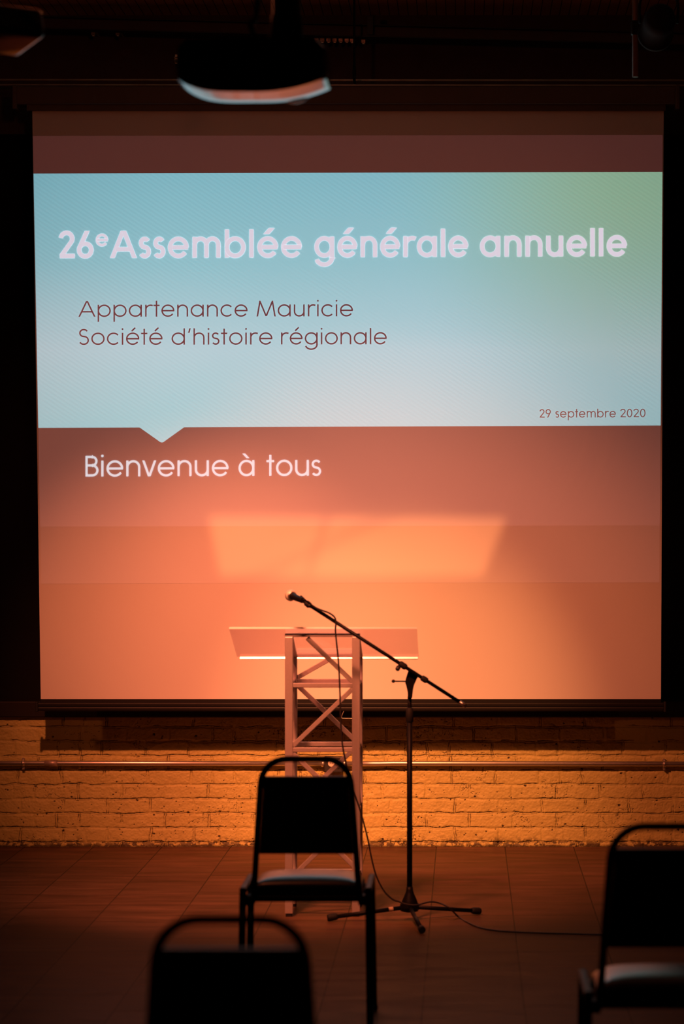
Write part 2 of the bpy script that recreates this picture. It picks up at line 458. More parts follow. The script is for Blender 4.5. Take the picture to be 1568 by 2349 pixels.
def lit(name, color, strength=1.0, build=None, base=(.80, .79, .78)):
    """White fabric with the projector's picture on it."""
    m = bpy.data.materials.new(name); m.use_nodes = True
    nt = m.node_tree; N = nt.nodes; L = nt.links; b = N['Principled BSDF']
    b.inputs['Base Color'].default_value = (*base, 1); b.inputs['Roughness'].default_value = .9; b.inputs['Specular IOR Level'].default_value = .1
    b.inputs['Emission Strength'].default_value = strength
    b.inputs['Emission Color'].default_value = (*color, 1)
    if build: L.new(build(N, L), b.inputs['Emission Color'])
    return m

def ramp(N, L, src, stops):
    r = N.new('ShaderNodeValToRGB'); e = r.color_ramp.elements
    r.color_ramp.interpolation = 'EASE' if len(stops) < 3 else 'LINEAR'
    e[0].position = stops[0][0]; e[0].color = (*stops[0][1], 1); e[1].position = stops[-1][0]; e[1].color = (*stops[-1][1], 1)
    for p, c in stops[1:-1]:
        k = e.new(p); k.color = (*c, 1)
    L.new(src, r.inputs[0]); return r.outputs[0]
def mathn(N, L, op, a, b=None, c=None):
    n = N.new('ShaderNodeMath'); n.operation = op
    for i, v in enumerate((a, b, c)):
        if v is None: continue
        if isinstance(v, (int, float)): n.inputs[i].default_value = v
        else: L.new(v, n.inputs[i])
    return n.outputs[0]
def picture(N, L):
    """The slide's own picture: teal at the top, green top right corner, pale grey below, fine diagonal weave."""
    uv = N.new('ShaderNodeUVMap'); uv.uv_map = 'slide'
    sp = N.new('ShaderNodeSeparateXYZ'); L.new(uv.outputs[0], sp.inputs[0]); u, v = sp.outputs[0], sp.outputs[1]
    col = ramp(N, L, v, [(0, BLUE_TOP), (.25, BLUE_MID), (.5, BLUE_LOW), (.72, PALE)])
    du = mathn(N, L, 'MULTIPLY', mathn(N, L, 'SUBTRACT', u, .97), 1.6); dv = mathn(N, L, 'SUBTRACT', v, -.02)
    r = mathn(N, L, 'SQRT', mathn(N, L, 'ADD', mathn(N, L, 'MULTIPLY', du, du), mathn(N, L, 'MULTIPLY', dv, dv)))
    g = N.new('ShaderNodeMapRange'); g.interpolation_type = 'SMOOTHSTEP'; L.new(r, g.inputs[0])
    g.inputs[1].default_value = .05; g.inputs[2].default_value = .72; g.inputs[3].default_value = .8; g.inputs[4].default_value = 0
    mx = N.new('ShaderNodeMix'); mx.data_type = 'RGBA'; L.new(g.outputs[0], mx.inputs[0]); L.new(col, mx.inputs[6]); mx.inputs[7].default_value = (*GREEN, 1)
    # projector lens falls off a little to both sides
    a = mathn(N, L, 'ABSOLUTE', mathn(N, L, 'SUBTRACT', u, .42))
    f = N.new('ShaderNodeMapRange'); f.interpolation_type = 'SMOOTHSTEP'; L.new(a, f.inputs[0])
    f.inputs[1].default_value = .16; f.inputs[2].default_value = .62; f.inputs[3].default_value = 1.0; f.inputs[4].default_value = .74
    # diagonal weave
    ph = mathn(N, L, 'ADD', mathn(N, L, 'MULTIPLY', u, -590.0), mathn(N, L, 'MULTIPLY', v, 500.0))
    s = mathn(N, L, 'MULTIPLY_ADD', mathn(N, L, 'SINE', ph), .036, 1.0)
    k = mathn(N, L, 'MULTIPLY', f.outputs[0], s)
    m2 = N.new('ShaderNodeMix'); m2.data_type = 'RGBA'; m2.blend_type = 'MULTIPLY'; m2.inputs[0].default_value = 1
    L.new(mx.outputs[2], m2.inputs[6]); L.new(k, m2.inputs[7])
    return m2.outputs[2]
BLUE_TOP = (.16, .44, .52); BLUE_MID = (.22, .50, .57); BLUE_LOW = (.37, .58, .64); PALE = (.27, .56, .605); GREEN = (.27, .48, .28)

def red_part(N, L):
    uv = N.new('ShaderNodeUVMap'); uv.uv_map = 'slide'
    sp = N.new('ShaderNodeSeparateXYZ'); L.new(uv.outputs[0], sp.inputs[0])
    a = mathn(N, L, 'ABSOLUTE', mathn(N, L, 'SUBTRACT', sp.outputs[0], .45))
    return ramp(N, L, a, [(.05, (.080, .043, .046)), (.55, (.050, .022, .022))])

M_pic = lit('projected_picture', (0, 0, 0), 1, picture)
M_red = lit('projected_dark_red', (0, 0, 0), 1, red_part)
M_black1 = lit('projected_black_band', (.034, .010, .011))
M_black2 = lit('projected_black_band_low', (.022, .012, .012))
bm = B(); uvl = bm.loops.layers.uv.new('slide')
def slide_uv(px, py): return ((px - 77) / 1440.0, (py - 398) / 809.0)
def region(pts, mi, lift=.0008):
    vs = [(bm.verts.new(scr(x, y, lift)), (x, y)) for x, y in pts]
    f = bm.faces.new([v for v, _ in vs]); f.material_index = mi
    for lp, (_, q) in zip(f.loops, vs): lp[uvl].uv = slide_uv(*q)
e1 = lambda x: lerp(398.2, 394.2, (x - 77) / 1441.0)
e2 = lambda x: lerp(981.5, 976, (x - 88) / 1426.0)
e3 = lambda x: lerp(1208, 1205, (x - 88) / 1426.0)
e4 = lambda x: lerp(1339, 1336, (x - 88) / 1426.0)
notch = [(320, e2(320))] + [(lerp(320, 363, t), lerp(e2(320), 1011, t)) for t in (.5, 1)] + [(366.5, 1013.8), (371, 1015.2), (375.5, 1013.8), (379, 1011), (422, e2(422))]
region([(sl(312), 312), (sr(310), 310), (sr(394), e1(1518)), (sl(398), e1(77))], 2)
region([(sl(398), e1(77)), (sr(394), e1(1518)), (sr(976), e2(1514))] + notch[::-1] + [(sl(981), e2(88))], 0)
region([(sl(981), e2(88))] + notch + [(sr(976), e2(1514)), (sr(1205), e3(1514)), (sl(1207), e3(90))], 1)
region([(sl(1207), e3(90)), (sr(1205), e3(1514)), (sr(1336), e4(1514)), (sl(1337), e4(93))], 3)
me_slide = kid('projected_slide', bm, [M_pic, M_red, M_black1, M_black2], screen)

# lettering: a geometric one-weight face drawn stroke by stroke (x height 1, baseline 0)
CAP, ASC, DESC = 1.31, 1.36, .42
def ell(cx, cy, rx, ry, a0, a1, n=28):
    return [(cx + rx * math.cos(math.radians(lerp(a0, a1, i / n))), cy + ry * math.sin(math.radians(lerp(a0, a1, i / n)))) for i in range(n + 1)]
def glyph(ch, t):
    """(strokes, width, left bearing, right bearing); a stroke closes when it ends where it began."""
    h = t / 2; S = []; SB, RB = .115, .075
    W = 1.03; rx, ry = W / 2 - h, .52 - h; cx = W / 2
    bowl = lambda x0=0.0: ell(x0 + cx, .5, rx, ry, 0, 360, 40)
    def arch(x0, w, top=True):
        r = w / 2 - h; y = 1.02 - h - r * 1.0
        return [(x0 + h, 0)] + [] if False else ell(x0 + w / 2, y, r, r, 180, 0, 20)
    if ch in 'éà':
        base, w, lb, rb = glyph('e' if ch == 'é' else 'a', t)
        x = w / 2
        S = list(base) + ([[(x - .08, 1.13), (x + .20, 1.42)]] if ch == 'é' else [[(x + .10, 1.13), (x - .18, 1.42)]])
        return S, w, lb, rb
    if ch == 'o': return [bowl()], W, RB, RB
    if ch == 'a': return [bowl(), [(W - h, 1), (W - h, 0)]], W, RB, SB
    if ch == 'd': return [bowl(), [(W - h, ASC), (W - h, 0)]], W, RB, SB
    if ch == 'b': return [bowl(), [(h, ASC), (h, 0)]], W, SB, RB
    if ch == 'p': return [bowl(), [(h, 1), (h, -DESC)]], W, SB, RB
    if ch == 'g':
        return [bowl(), [(W - h, 1), (W - h, -.02)] + ell(cx, -.02, rx, .42 - h + .02, 0, -165, 22)], W, RB, SB
    if ch == 'e':
        return [[(h * .9, .5), (W - h * .3, .5)], ell(cx, .5, rx, ry, 0, 325, 40)], W, RB, RB
    if ch == 'c': return [ell(cx, .5, rx, ry, 42, 318, 34)], W * .93, RB, RB * .7
    if ch == 's':
        w = .60; H = 1.04 - t; r1 = H * .24; r2 = H * .26; c1 = 1.02 - h - r1; c2 = -.02 + h + r2
        return [ell(w / 2, c1, w / 2 - h * 1.15, r1, 30, 242, 18) + ell(w / 2, c2, w / 2 - h, r2, 62, -150, 18)], w, .06, .06
    if ch in 'nh':
        w = .86; r = w / 2 - h; y = 1.02 - h - r
        S = [[(h, ASC if ch == 'h' else 1), (h, 0)], ell(w / 2, y, r, r, 180, 0, 22) + [(w - h, 0)]]
        return S, w, SB, SB * .9
    if ch == 'm':
        w = .80; r = w / 2 - h; y = 1.02 - h - r; o = w - t
        return [[(h, 1), (h, 0)], ell(w / 2, y, r, r, 180, 0, 20) + [(w - h, 0)], ell(w / 2 + o, y, r, r, 180, 0, 20) + [(w - h + o, 0)]], w + o, SB, SB * .9
    if ch == 'u':
        w = .86; r = w / 2 - h; y = -.02 + h + r
        return [[(h, 1)] + ell(w / 2, y, r, r, 180, 360, 22) + [(w - h, 1)], [(w - h, 1), (w - h, 0)]], w, SB * .9, SB
    if ch == 'r':
        r = .36
        return [[(h, 1), (h, 0)], ell(h + r, 1.02 - h - r, r, r, 180, 62, 14)], .42 + h, SB, .12
    if ch == 't': return [[(.24, 1.33), (.24, 0)], [(0, 1 - h), (.48, 1 - h)]], .48, .04, .05
    if ch == 'i': return [[(h, 1), (h, 0)], [('dot', h, 1.30, h * 1.2)]], t, SB, SB
    if ch == 'l': return [[(h, ASC), (h, 0)]], t, SB, SB
    if ch == 'v': return [[(h * 1.05, 1), (.43 - h * .2, 0)], [(.43 + h * .2, 0), (.86 - h * 1.05, 1)]], .86, .02, .02
    if ch == 'A':
        w = 1.34
        return [[(h * 1.1, 0), (w / 2 - h * .2, CAP)], [(w - h * 1.1, 0), (w / 2 + h * .2, CAP)], [(w * .2, .42), (w * .8, .42)]], w, .03, .03
    if ch == 'M':
        w = 1.50
        return [[(h, 0), (.27, CAP - h * .2)], [(.25, CAP), (w / 2, .03)], [(w / 2, .03), (w - .25, CAP)], [(w - h, 0), (w - .27, CAP - h * .2)]], w, .06, .06
    if ch == 'S':
        w = .80; H = CAP + .04 - t; r1 = H * .235; r2 = H * .265; c1 = CAP + .02 - h - r1; c2 = -.02 + h + r2
        return [ell(w / 2, c1, w / 2 - h * 1.6, r1, 30, 245, 20) + ell(w / 2, c2, w / 2 - h, r2, 65, -150, 20)], w, .06, .08
    if ch == 'B':
        w = .80; m_ = .70
        r1 = (CAP - h - m_) / 2; r2 = (m_ - h) / 2
        return [[(h, CAP), (h, 0)], [(h, CAP - h), (w - .06 - r1 - h, CAP - h)] + ell(w - .06 - r1 - h, CAP - h - r1, r1, r1, 90, -90, 16) + [(h, m_)],
                [(h, m_), (w - r2 - h, m_)] + ell(w - r2 - h, h + r2, r2, r2, 90, -90, 16) + [(h, h)]], w, SB, .06
    if ch == '2':
        w = .80; r = w / 2 - h - .01; cy = CAP + .02 - h - r
        a = ell(w / 2 - .01, cy, r, r, 172, -32, 24)
        return [a + [(h * 1.2, h)], [(h * .55, h), (w, h)]], w, .06, .06
    if ch in '69':
        w = .82; r = w / 2 - h; cy = -.02 + h + r
        th = math.radians(152)
        S = [ell(w / 2, cy, r, r, 0, 360, 36), [(w / 2 + r * math.cos(th), cy + r * math.sin(th)), (w * .62, CAP)]]
        if ch == '9': S = [[(w - x, CAP - y) for x, y in q] for q in S]
        return S, w, .05, .05
    if ch == '0': return [ell(.40, CAP / 2, .40 - h, CAP / 2 + .02 - h, 0, 360, 40)], .80, .05, .05
    if ch == '’': return [[(h + .09, ASC), (h, .98)]], t + .06, .1, .1
    if ch == ' ': return [], .42, 0, 0
    raise ValueError(ch)

def ribbon(bm, pts, wd, put):
    if len(pts) == 1:
        _, cx, cy, r = pts[0]
        bm.faces.new([bm.verts.new(put(cx + r * math.cos(a * math.pi / 10), cy + r * math.sin(a * math.pi / 10))) for a in range(20)])
        return
    if len(pts) == 2 and abs(pts[1][1] - pts[0][1]) > abs(pts[1][0] - pts[0][0]) > 1e-6:      # slanted strokes are cut level
        (xa, ya), (xb, yb_) = pts; l = math.hypot(xb - xa, yb_ - ya); hw_ = wd / 2 * l / abs(yb_ - ya)
        bm.faces.new([bm.verts.new(put(x, y)) for x, y in ((xa - hw_, ya), (xa + hw_, ya), (xb + hw_, yb_), (xb - hw_, yb_))])
        return
    closed = len(pts) > 3 and math.dist(pts[0], pts[-1]) < 1e-6
    if closed: pts = pts[:-1]
    n = len(pts); A = []; Bv = []
    for i in range(n):
        p = pts[i]
        a = pts[i - 1] if (i or closed) else None; b = pts[(i + 1) % n] if (i < n - 1 or closed) else None
        def nrm(q, r):
            dx, dy = r[0] - q[0], r[1] - q[1]; l = math.hypot(dx, dy) or 1
            return (-dy / l, dx / l)
        if a is None: nx, ny = nrm(p, b); k = 1
        elif b is None: nx, ny = nrm(a, p); k = 1
        else:
            n1 = nrm(a, p); n2 = nrm(p, b); nx, ny = n1[0] + n2[0], n1[1] + n2[1]; l = math.hypot(nx, ny) or 1
            nx, ny = nx / l, ny / l; k = 1 / max(.55, nx * n1[0] + ny * n1[1])
        A.append(bm.verts.new(put(p[0] + nx * wd / 2 * k, p[1] + ny * wd / 2 * k)))
        Bv.append(bm.verts.new(put(p[0] - nx * wd / 2 * k, p[1] - ny * wd / 2 * k)))
    for i in range(n if closed else n - 1):
        j = (i + 1) % n
        bm.faces.new((A[i], A[j], Bv[j], Bv[i]))

def lettering(name, words, xh, stroke, material, lift=.002, sup=None):
    """One line of words, each (text, left column, right column, baseline left, baseline right) on the screen."""
    bm = B()
    for wi, (text, x0, x1, y0, y1) in enumerate(words):
        x = 0.0; out = []
        for k, ch in enumerate(text):
            small = sup is not None and wi == 0 and k == sup
            f = .60 if small else 1.0
            S, wd, lb, rb = glyph(ch, stroke / xh / f * (.62 if small else 1))
            if small: lb = rb = .10
            if k == 0: lb = 0
            x += lb * f
            out.append((S, x, f, .57 if small else 0.0)); x += (wd + rb) * f
        total = x - rb * f
        kx = (x1 - x0) / (total * xh)
        n_ = 0
        for S, gx, f, up in out:
            for st in S:
                n_ += 1; li = lift + .00012 * (n_ % 6)      # overlapping strokes never share a plane
                put = lambda x, y: scr(x, lerp(y0, y1, (x - x0) / (x1 - x0)) - y, li)
                q = [('dot', x0 + (gx + st[0][1] * f) * xh * kx, (st[0][2] * f + up) * xh, st[0][3] * xh * f)] if len(st) == 1 else [(x0 + (gx + px * f) * xh * kx, (py * f + up) * xh) for px, py in st]
                ribbon(bm, q, stroke * (.62 if f < 1 else 1), put)
    return kid(name, bm, material, screen)

M_title = lit('projected_white_lettering', (.64, .60, .70))
M_brown = lit('projected_brown_lettering', (.085, .024, .036))
M_brown2 = lit('projected_brown_lettering_small', (.10, .045, .05))
M_wel = lit('projected_pale_lettering', (.50, .60, .66))
for nm, words, xh, st, mm_ in (
    ('heading_word', [('26eAssemblée', 134.5, 692, 592.3, 590.3), ('générale', 721, 1073, 590.2, 589), ('annuelle', 1100.5, 1437, 588.9, 587.6)], 47.5, 10.0, M_title),
    ('subtitle_word', [('Appartenance', 179.5, 568, 726.8, 726.2), ('Mauricie', 588, 809.5, 726.1, 725.6)], 27.6, 3.6, M_brown),
    ('subtitle_word', [('Société', 180, 373, 791, 790.7), ('d’histoire', 393, 625, 790.7, 790.3), ('régionale', 644, 887, 790.2, 789.7)], 27.6, 3.6, M_brown),
    ('date_word', [('29', 1236.5, 1263, 958.2, 958), ('septembre', 1273, 1412, 958, 957.5), ('2020', 1421.5, 1480, 957.4, 957)], 14.8, 2.6, M_brown2),
    ('greeting_word', [('Bienvenue', 196, 524, 1093, 1091.8), ('à', 547, 583, 1091.8, 1091.6), ('tous', 611, 736, 1091.5, 1091.2)], 36, 4.7, M_wel)):
    for wd_ in words:
        lettering(nm, [wd_], xh, st, mm_, sup=2 if wd_[0].startswith('26e') else None)

# housing above, weight bar and pull handle below
bm = B()
hw = lambda px, s=scale_at(YT): (px - HX) / s
zt = lambda py, s=scale_at(YT): EYE - (py - HY) / s
add_box(bm, ((hw(38) + hw(1549)) / 2, YT + .03, (zt(199) + zt(241)) / 2), (hw(1549) - hw(38), .13, zt(199) - zt(241)), None, .008, 3)
kid('screen_housing', bm, M_housing, screen)
bm = B()
add_box(bm, ((hw(62) + hw(1526)) / 2, YT + .025, (zt(240) + zt(255)) / 2), (hw(1526) - hw(62), .09, zt(240) - zt(255)), None, .003, 2)
kid('housing_trim', bm, M_housing, screen)
for x in (30, 1546):
    bm = B(); add_box(bm, (hw(x + 6), YT + .03, (zt(200) + zt(250)) / 2), (.022, .15, zt(197) - zt(252)), None, .005, 2)
    kid('end_cap', bm, M_housing, screen)
sb = scale_at(YBm); bx = lambda px: (px - HX) / sb; bz = lambda py: EYE - (py - HY) / sb
bm = B()
add_box(bm, ((bx(93) + bx(1516)) / 2, YBm - .003, (bz(1603.5) + bz(1612)) / 2), (bx(1516) - bx(93), .012, bz(1603.5) - bz(1612)), None, .002, 1)
add_box(bm, ((bx(86) + bx(1523)) / 2, YBm - .002, (bz(1611) + bz(1621)) / 2), (bx(1523) - bx(86), .026, bz(1611) - bz(1621)), None, .006, 3)
add_box(bm, ((bx(86) + bx(1523)) / 2, YBm - .000, (bz(1620) + bz(1631)) / 2), (bx(1523) - bx(86), .03, bz(1620) - bz(1631)), None, .008, 3)
bar = kid('weight_bar', bm, mat('dark_bar_lacquer', (.008, .007, .007), .5, 0, .25, .1, 40), screen)
for x in (85, 1524):
    bm = B(); add_box(bm, (bx(x), YBm, (bz(1610) + bz(1632)) / 2), (.012, .036, bz(1609) - bz(1633)), None, .004, 2)
    kid('bar_end_cap', bm, M_rubber, screen)
hp = [(790, 1627), (784, 1641), (783.5, 1645), (786, 1647.5), (825, 1647.5), (829.5, 1645), (830, 1641), (822, 1627)]
bm = B(); add_tube(bm, smooth_path([(bx(x), YBm - .008, bz(y)) for x, y in hp], 4), .0022, 8)
h_ = kid('pull_handle', bm, M_chrome, screen, label='bent wire pull handle')
bm = B(); add_tube(bm, [(bx(790), YBm - .008, bz(1627.5)), (bx(822), YBm - .008, bz(1627.5))], .005, 10)
kid('handle_grip', bm, M_steelbox, h_)

# the light bounced up by the lectern's acrylic top lands on the screen as a four-sided patch: an added, unseen masked spot throws it instead
patch_spot('bounce_patch_spot', (-.62, -4.4, 3.75),
             [scr(478, 1184), scr(1160, 1188), scr(1106, 1322), scr(505, 1322)], 480,
             [(scr(705, 1322), scr(730, 1245), .010, .45), (scr(715, 1265), scr(872, 1190), .012, .38)])

# ------------------------------------------------------------------ conduit, outlet box on the brick wall
sw = scale_at(-.035)
cz = lambda px: EYE - (lerp(1750.5, 1752.5, px / 1568.0) - HY) / sw; cxp = lambda px: (px - HX) / sw
YC = -.035
cond = thing('conduit_pipe', 'bright galvanised conduit pipe running along the painted brick wall', 'pipe', (0, YC, cz(784)))
bm = B(); add_tube(bm, [(-3.2, YC, cz(-400)), (cxp(300), YC, cz(300)), (cxp(737), YC, cz(737))], .0125, 16)
kid('pipe_run', bm, M_conduit, cond)
bm = B(); add_tube(bm, [(cxp(793), YC, cz(793) - .001), (cxp(870), YC, cz(870)), (cxp(900), YC, cz(900) + .0015), (2.3, YC, cz(2147))], .0125, 16)
kid('pipe_run', bm, M_conduit, cond)
for x in (53, 1523):
    bm = B()
    add_tube(bm, [(cxp(x) - .006, YC, cz(x)), (cxp(x) + .006, YC, cz(x))], .0155, 16)
    add_box(bm, (cxp(x), YC + .02, cz(x) - .022), (.012, .03, .02), None, .002, 1)
    add_box(bm, (cxp(x), YC + .02, cz(x) + .018), (.012, .03, .012), None, .002, 1)
    kid('pipe_clamp', bm, M_conduit, cond)
bm = B(); add_tube(bm, [(cxp(102), YC, cz(102)), (cxp(113), YC, cz(113)), (cxp(114), YC, cz(114)), (cxp(132), YC, cz(132))], .0145, 16, radii=[.0135, .0135, .0155, .0155])
kid('pipe_coupling', bm, mat('dull_zinc_coupling', (.5, .42, .38), .5, .6, .5, .3, 60), cond)
outlet = thing('outlet_box', 'dark electrical box with one pale socket, on the pipe behind the lectern', 'outlet', (cxp(765), -.03, cz(765)))
bm = B(); add_box(bm, (cxp(765), -.028, cz(765) - .004), ((786 - 743) / sw, .05, .075), None, .004, 2); kid('box_body', bm, M_steelbox, outlet)
for a, b_ in ((737, 744), (786, 794)):
    bm = B(); add_tube(bm, [(cxp(a), YC, cz(a)), (cxp(b_), YC, cz(b_))], .0165, 14); kid('connector', bm, M_conduit, outlet)
bm = B()
add_lathe(bm, [(.0165, 0), (.0165, .003), (.0150, .0045)], 24, along((cxp(760), -.0525, cz(760) + .002), (cxp(760), -.06, cz(760) + .002)))
so = kid('socket_face', bm, M_ivory, outlet, label='pale round socket')
for dx in (-.005, .006):
    bm = B(); add_box(bm, (cxp(760) + dx, -.0572, cz(760) + .004), (.0022, .002, .006)); kid('slot', bm, M_rubber, so)
bm = B(); add_box(bm, (cxp(776), -.0545, cz(776) + .001), (.008, .006, .05), None, .002, 1); kid('cover_strap', bm, M_steelbox, outlet)

# ------------------------------------------------------------------ lectern of aluminium truss
SF = 570.0; YF = F / SF - D; DP = .305; YR = YF + DP
lx = lambda px: (px - HX) / SF; lz = lambda py: EYE - (py - HY) / SF
XA, XB = (lx(653) + lx(671)) / 2, (lx(807) + lx(825)) / 2
PW = 18 / SF
ZF = lz(1461); ZR = 1.03
lect = thing('truss_lectern', 'aluminium truss lectern with a clear acrylic reading top, before the screen', 'lectern', ((XA + XB) / 2, (YF + YR) / 2 + PW / 2, 0))
yf = YF + PW / 2; yr = YR + PW / 2 - .0
for x, y, zt_ in ((XA, yf, ZF), (XB, yf, ZF), (XA, yr, ZR), (XB, yr, ZR)):
    bm = B(); add_box(bm, (x, y, (zt_ + .012) / 2), (PW, PW, zt_ - .012), None, .002, 2)
    post = kid('post', bm, M_alu, lect)
    bm = B(); add_box(bm, (x, y, .007), (PW - .006, PW - .006, .014), None, .002, 1); kid('foot_pad', bm, M_rubber, post)
BW = .020
levels = [lz(1572.5), lz(1720.5), lz(1868), lz(2020)]
for z in levels:
    for (a, b_) in (((XA, yf), (XB, yf)), ((XA, yr), (XB, yr)), ((XA, yf), (XA, yr)), ((XB, yf), (XB, yr))):
        bm = B(); add_bar(bm, (*a, z), (*b_, z), BW, BW * .9, Vector((0, 0, 1)), .002); kid('crossbar', bm, M_alu, lect)
for (a, b_) in (((XA - PW / 2, yf, ZF + .007), (XB + PW / 2, yf, ZF + .007)), ((XA - PW / 2, yr, ZR + .007), (XB + PW / 2, yr, ZR + .007)),
                ((XA, yf, ZF + .004), (XA, yr, ZR + .004)), ((XB, yf, ZF + .004), (XB, yr, ZR + .004))):
    bm = B(); add_bar(bm, a, b_, PW, .014, Vector((0, 0, 1)), .002); kid('top_rail', bm, M_alu, lect)
def brace(a, b_):
    bm = B(); v = (Vector(b_) - Vector(a)).normalized()
    add_bar(bm, Vector(a) + v * .004, Vector(b_) - v * .004, .0185, .016, Vector((0, 1, 0)), .002)
    kid('diagonal_brace', bm, M_alu, lect)
ia, ib = XA + PW / 2 - .004, XB - PW / 2 + .004; g = .012
bands = [(levels[1], levels[0]), (levels[2], levels[1]), (levels[3], levels[2])]
for k, (zlo, zhi) in enumerate(bands):
    f = ((ia, yf, zlo + g), (ib, yf, zhi - g)) if k % 2 == 0 else ((ia, yf, zhi - g), (ib, yf, zlo + g))
    r = ((ia, yr, zhi - g), (ib, yr, zlo + g)) if k % 2 == 0 else ((ia, yr, zlo + g), (ib, yr, zhi - g))
    brace(*f); brace(*r)
brace((lx(702), yf, ZF - .002), (ib, yf, levels[0] + g))
brace((ia, yr, levels[0] + g), (lx(752), yr, ZR - .004))
for k, (zlo, zhi) in enumerate(bands):
    for x in (XA, XB):
        a = ((x, yf + .012, zlo + g), (x, yr - .012, zhi - g)) if (k % 2 == 0) else ((x, yf + .012, zhi - g), (x, yr - .012, zlo + g))
        bm = B(); add_bar(bm, *a, .016, .0185, Vector((1, 0, 0)), .002); kid('diagonal_brace', bm, M_alu, lect)
bm = B(); add_lathe(bm, [(.006, 0), (.006, .02)], 12, along((XA + PW / 2 - .001, yr - .01, .02 + .03), (XA + .1, yr - .01, .05))); kid('screw_knob', bm, M_rubber, lect)
# acrylic top
slope = math.atan2(ZF - ZR, DP)
ny = Vector((0, math.sin(slope), math.cos(slope))); sd = Vector((0, math.cos(slope), -math.sin(slope)))
o0 = Vector((0, yf, ZF + .014)) + ny * .006
def plate_pt(x, d, n): return Vector((x, 0, 0)) + o0 + sd * d + ny * n
px0, px1, dn, df = -.945, -.191, -.045, .392
bm = B(); th = .008
cs = [plate_pt(px0, dn, 0), plate_pt(px1, dn, 0), plate_pt(px1, df, 0), plate_pt(px0, df, 0)]
ct = [c + ny * th for c in cs]
v0 = [bm.verts.new(c) for c in cs]; v1 = [bm.verts.new(c) for c in ct]
bm.faces.new(v0[::-1]); bm.faces.new(v1)
for i in range(4):
    f = bm.faces.new((v0[i], v0[(i + 1) % 4], v1[(i + 1) % 4], v1[i]))
    f.material_index = 1 if i in (0,) else 0
shelf = kid('acrylic_top', bm, [M_acrylic, M_edge], lect, label='clear acrylic reading top')
bm = B(); a = plate_pt(px0 + .012, df - .003, -.006); b_ = plate_pt(px1 - .002, df - .003, -.006)
add_box(bm, (a + b_) / 2, (b_.x - a.x, .006, .0105), Matrix.Rotation(math.radians(-23), 3, 'X'), .0012, 2)
kid('lip', bm, M_lip, shelf, label='bright polished acrylic lip')

# ------------------------------------------------------------------ microphone stand
YM = -2.665; SM = scale_at(YM)
mx_ = lambda px, s=SM: (px - HX) / s; mz = lambda py, s=SM: EYE - (py - HY) / s
base = Vector((mx_(939), YM, 0))
stand = thing('microphone_stand', 'black tripod microphone stand with a slanted boom arm, right of the lectern', 'microphone stand', base)
hz = .045
bm = B(); add_lathe(bm, [(.018, hz - .012), (.034, hz - .008), (.036, hz + .012), (.030, hz + .035), (.018, hz + .062), (.014, hz + .075), (.013, hz + .09)], 24, Matrix.Translation(base)); kid('leg_hub', bm, M_black, stand)
for fpx, fY in ((757, -2.70), (1095, -2.50), (967, -3.05)):
    s = scale_at(fY); foot = Vector(((fpx - HX) / s, fY, .016))
    d = (foot - base); d.z = 0; d.normalize()
    st = base + d * .028 + Vector((0, 0, hz + .006))
    bm = B(); add_tube(bm, [st, foot], .0085, 12); leg = kid('leg', bm, M_black, stand)
    v = (foot - st).normalized()
    bm = B(); add_lathe(bm, [(.010, -.030), (.0135, -.022), (.0145, .006), (.012, .012)], 16, along(foot, foot + v)); kid('rubber_foot', bm, M_rubber, leg)
    if fpx == 757:
        q = st.lerp(foot, .13); bm = B(); add_tube(bm, [q, q + v * .018], .0092, 12); kid('tape_band', bm, M_tape, leg, label='strip of beige tape')
    bm = B(); add_box(bm, base + d * .030 + Vector((0, 0, hz + .008)), (.016, .020, .03), Matrix.Rotation(math.atan2(d.y, d.x), 3, 'Z'), .003, 1); kid('hinge', bm, M_black, leg)
zc_ = mz(1640)
bm = B(); add_tube(bm, [base + Vector((0, 0, .06)), base + Vector((0, 0, zc_))], .0110, 16); kid('lower_tube', bm, M_black, stand)
bm = B(); add_lathe(bm, [(.011, -.03), (.0145, -.026), (.0155, 0), (.0145, .024), (.010, .03)], 18, Matrix.Translation(base + Vector((0, 0, zc_)))); kid('height_clutch', bm, M_rubber, stand)
zt2 = mz(1598)
bm = B(); add_tube(bm, [base + Vector((0, 0, zc_)), base + Vector((0, 0, zt2))], .0082, 14); kid('upper_tube', bm, M_black, stand)
# boom head: a flared block clamping the boom
YBo = YM - .035                     # the boom runs on the audience side of the post
bp = lambda px, py: Vector((mx_(px), YM - .018, mz(py)))
bm = B()
prof = [(935, 1600), (945, 1600), (946, 1582), (949, 1572), (956, 1556), (961, 1548), (938, 1534), (934, 1545), (930, 1558), (929, 1566), (933, 1575), (935, 1588)]
fv = [bm.verts.new(bp(x, y) + Vector((0, -.008, 0))) for x, y in prof]; bv = [bm.verts.new(bp(x, y) + Vector((0, .028, 0))) for x, y in prof]
bm.faces.new(fv); bm.faces.new(bv[::-1])
for i in range(len(prof)): bm.faces.new((fv[i], fv[(i + 1) % len(prof)], bv[(i + 1) % len(prof)], bv[i]))
bmesh.ops.bevel(bm, geom=[e for e in bm.edges], offset=.0015, segments=1, affect='EDGES')
bh = kid('boom_head', bm, M_black, stand)
bm = B(); add_tube(bm, [bp(930, 1562.5), bp(905, 1562.2)], .0026, 10); kn = kid('locking_lever', bm, M_black, bh)
bm = B(); bmesh.ops.create_uvsphere(bm, u_segments=16, v_segments=10, radius=.0072, matrix=Matrix.Translation(bp(902, 1562)))
for f in bm.faces: f.smooth = True
kid('lever_ball', bm, M_rubber, kn)
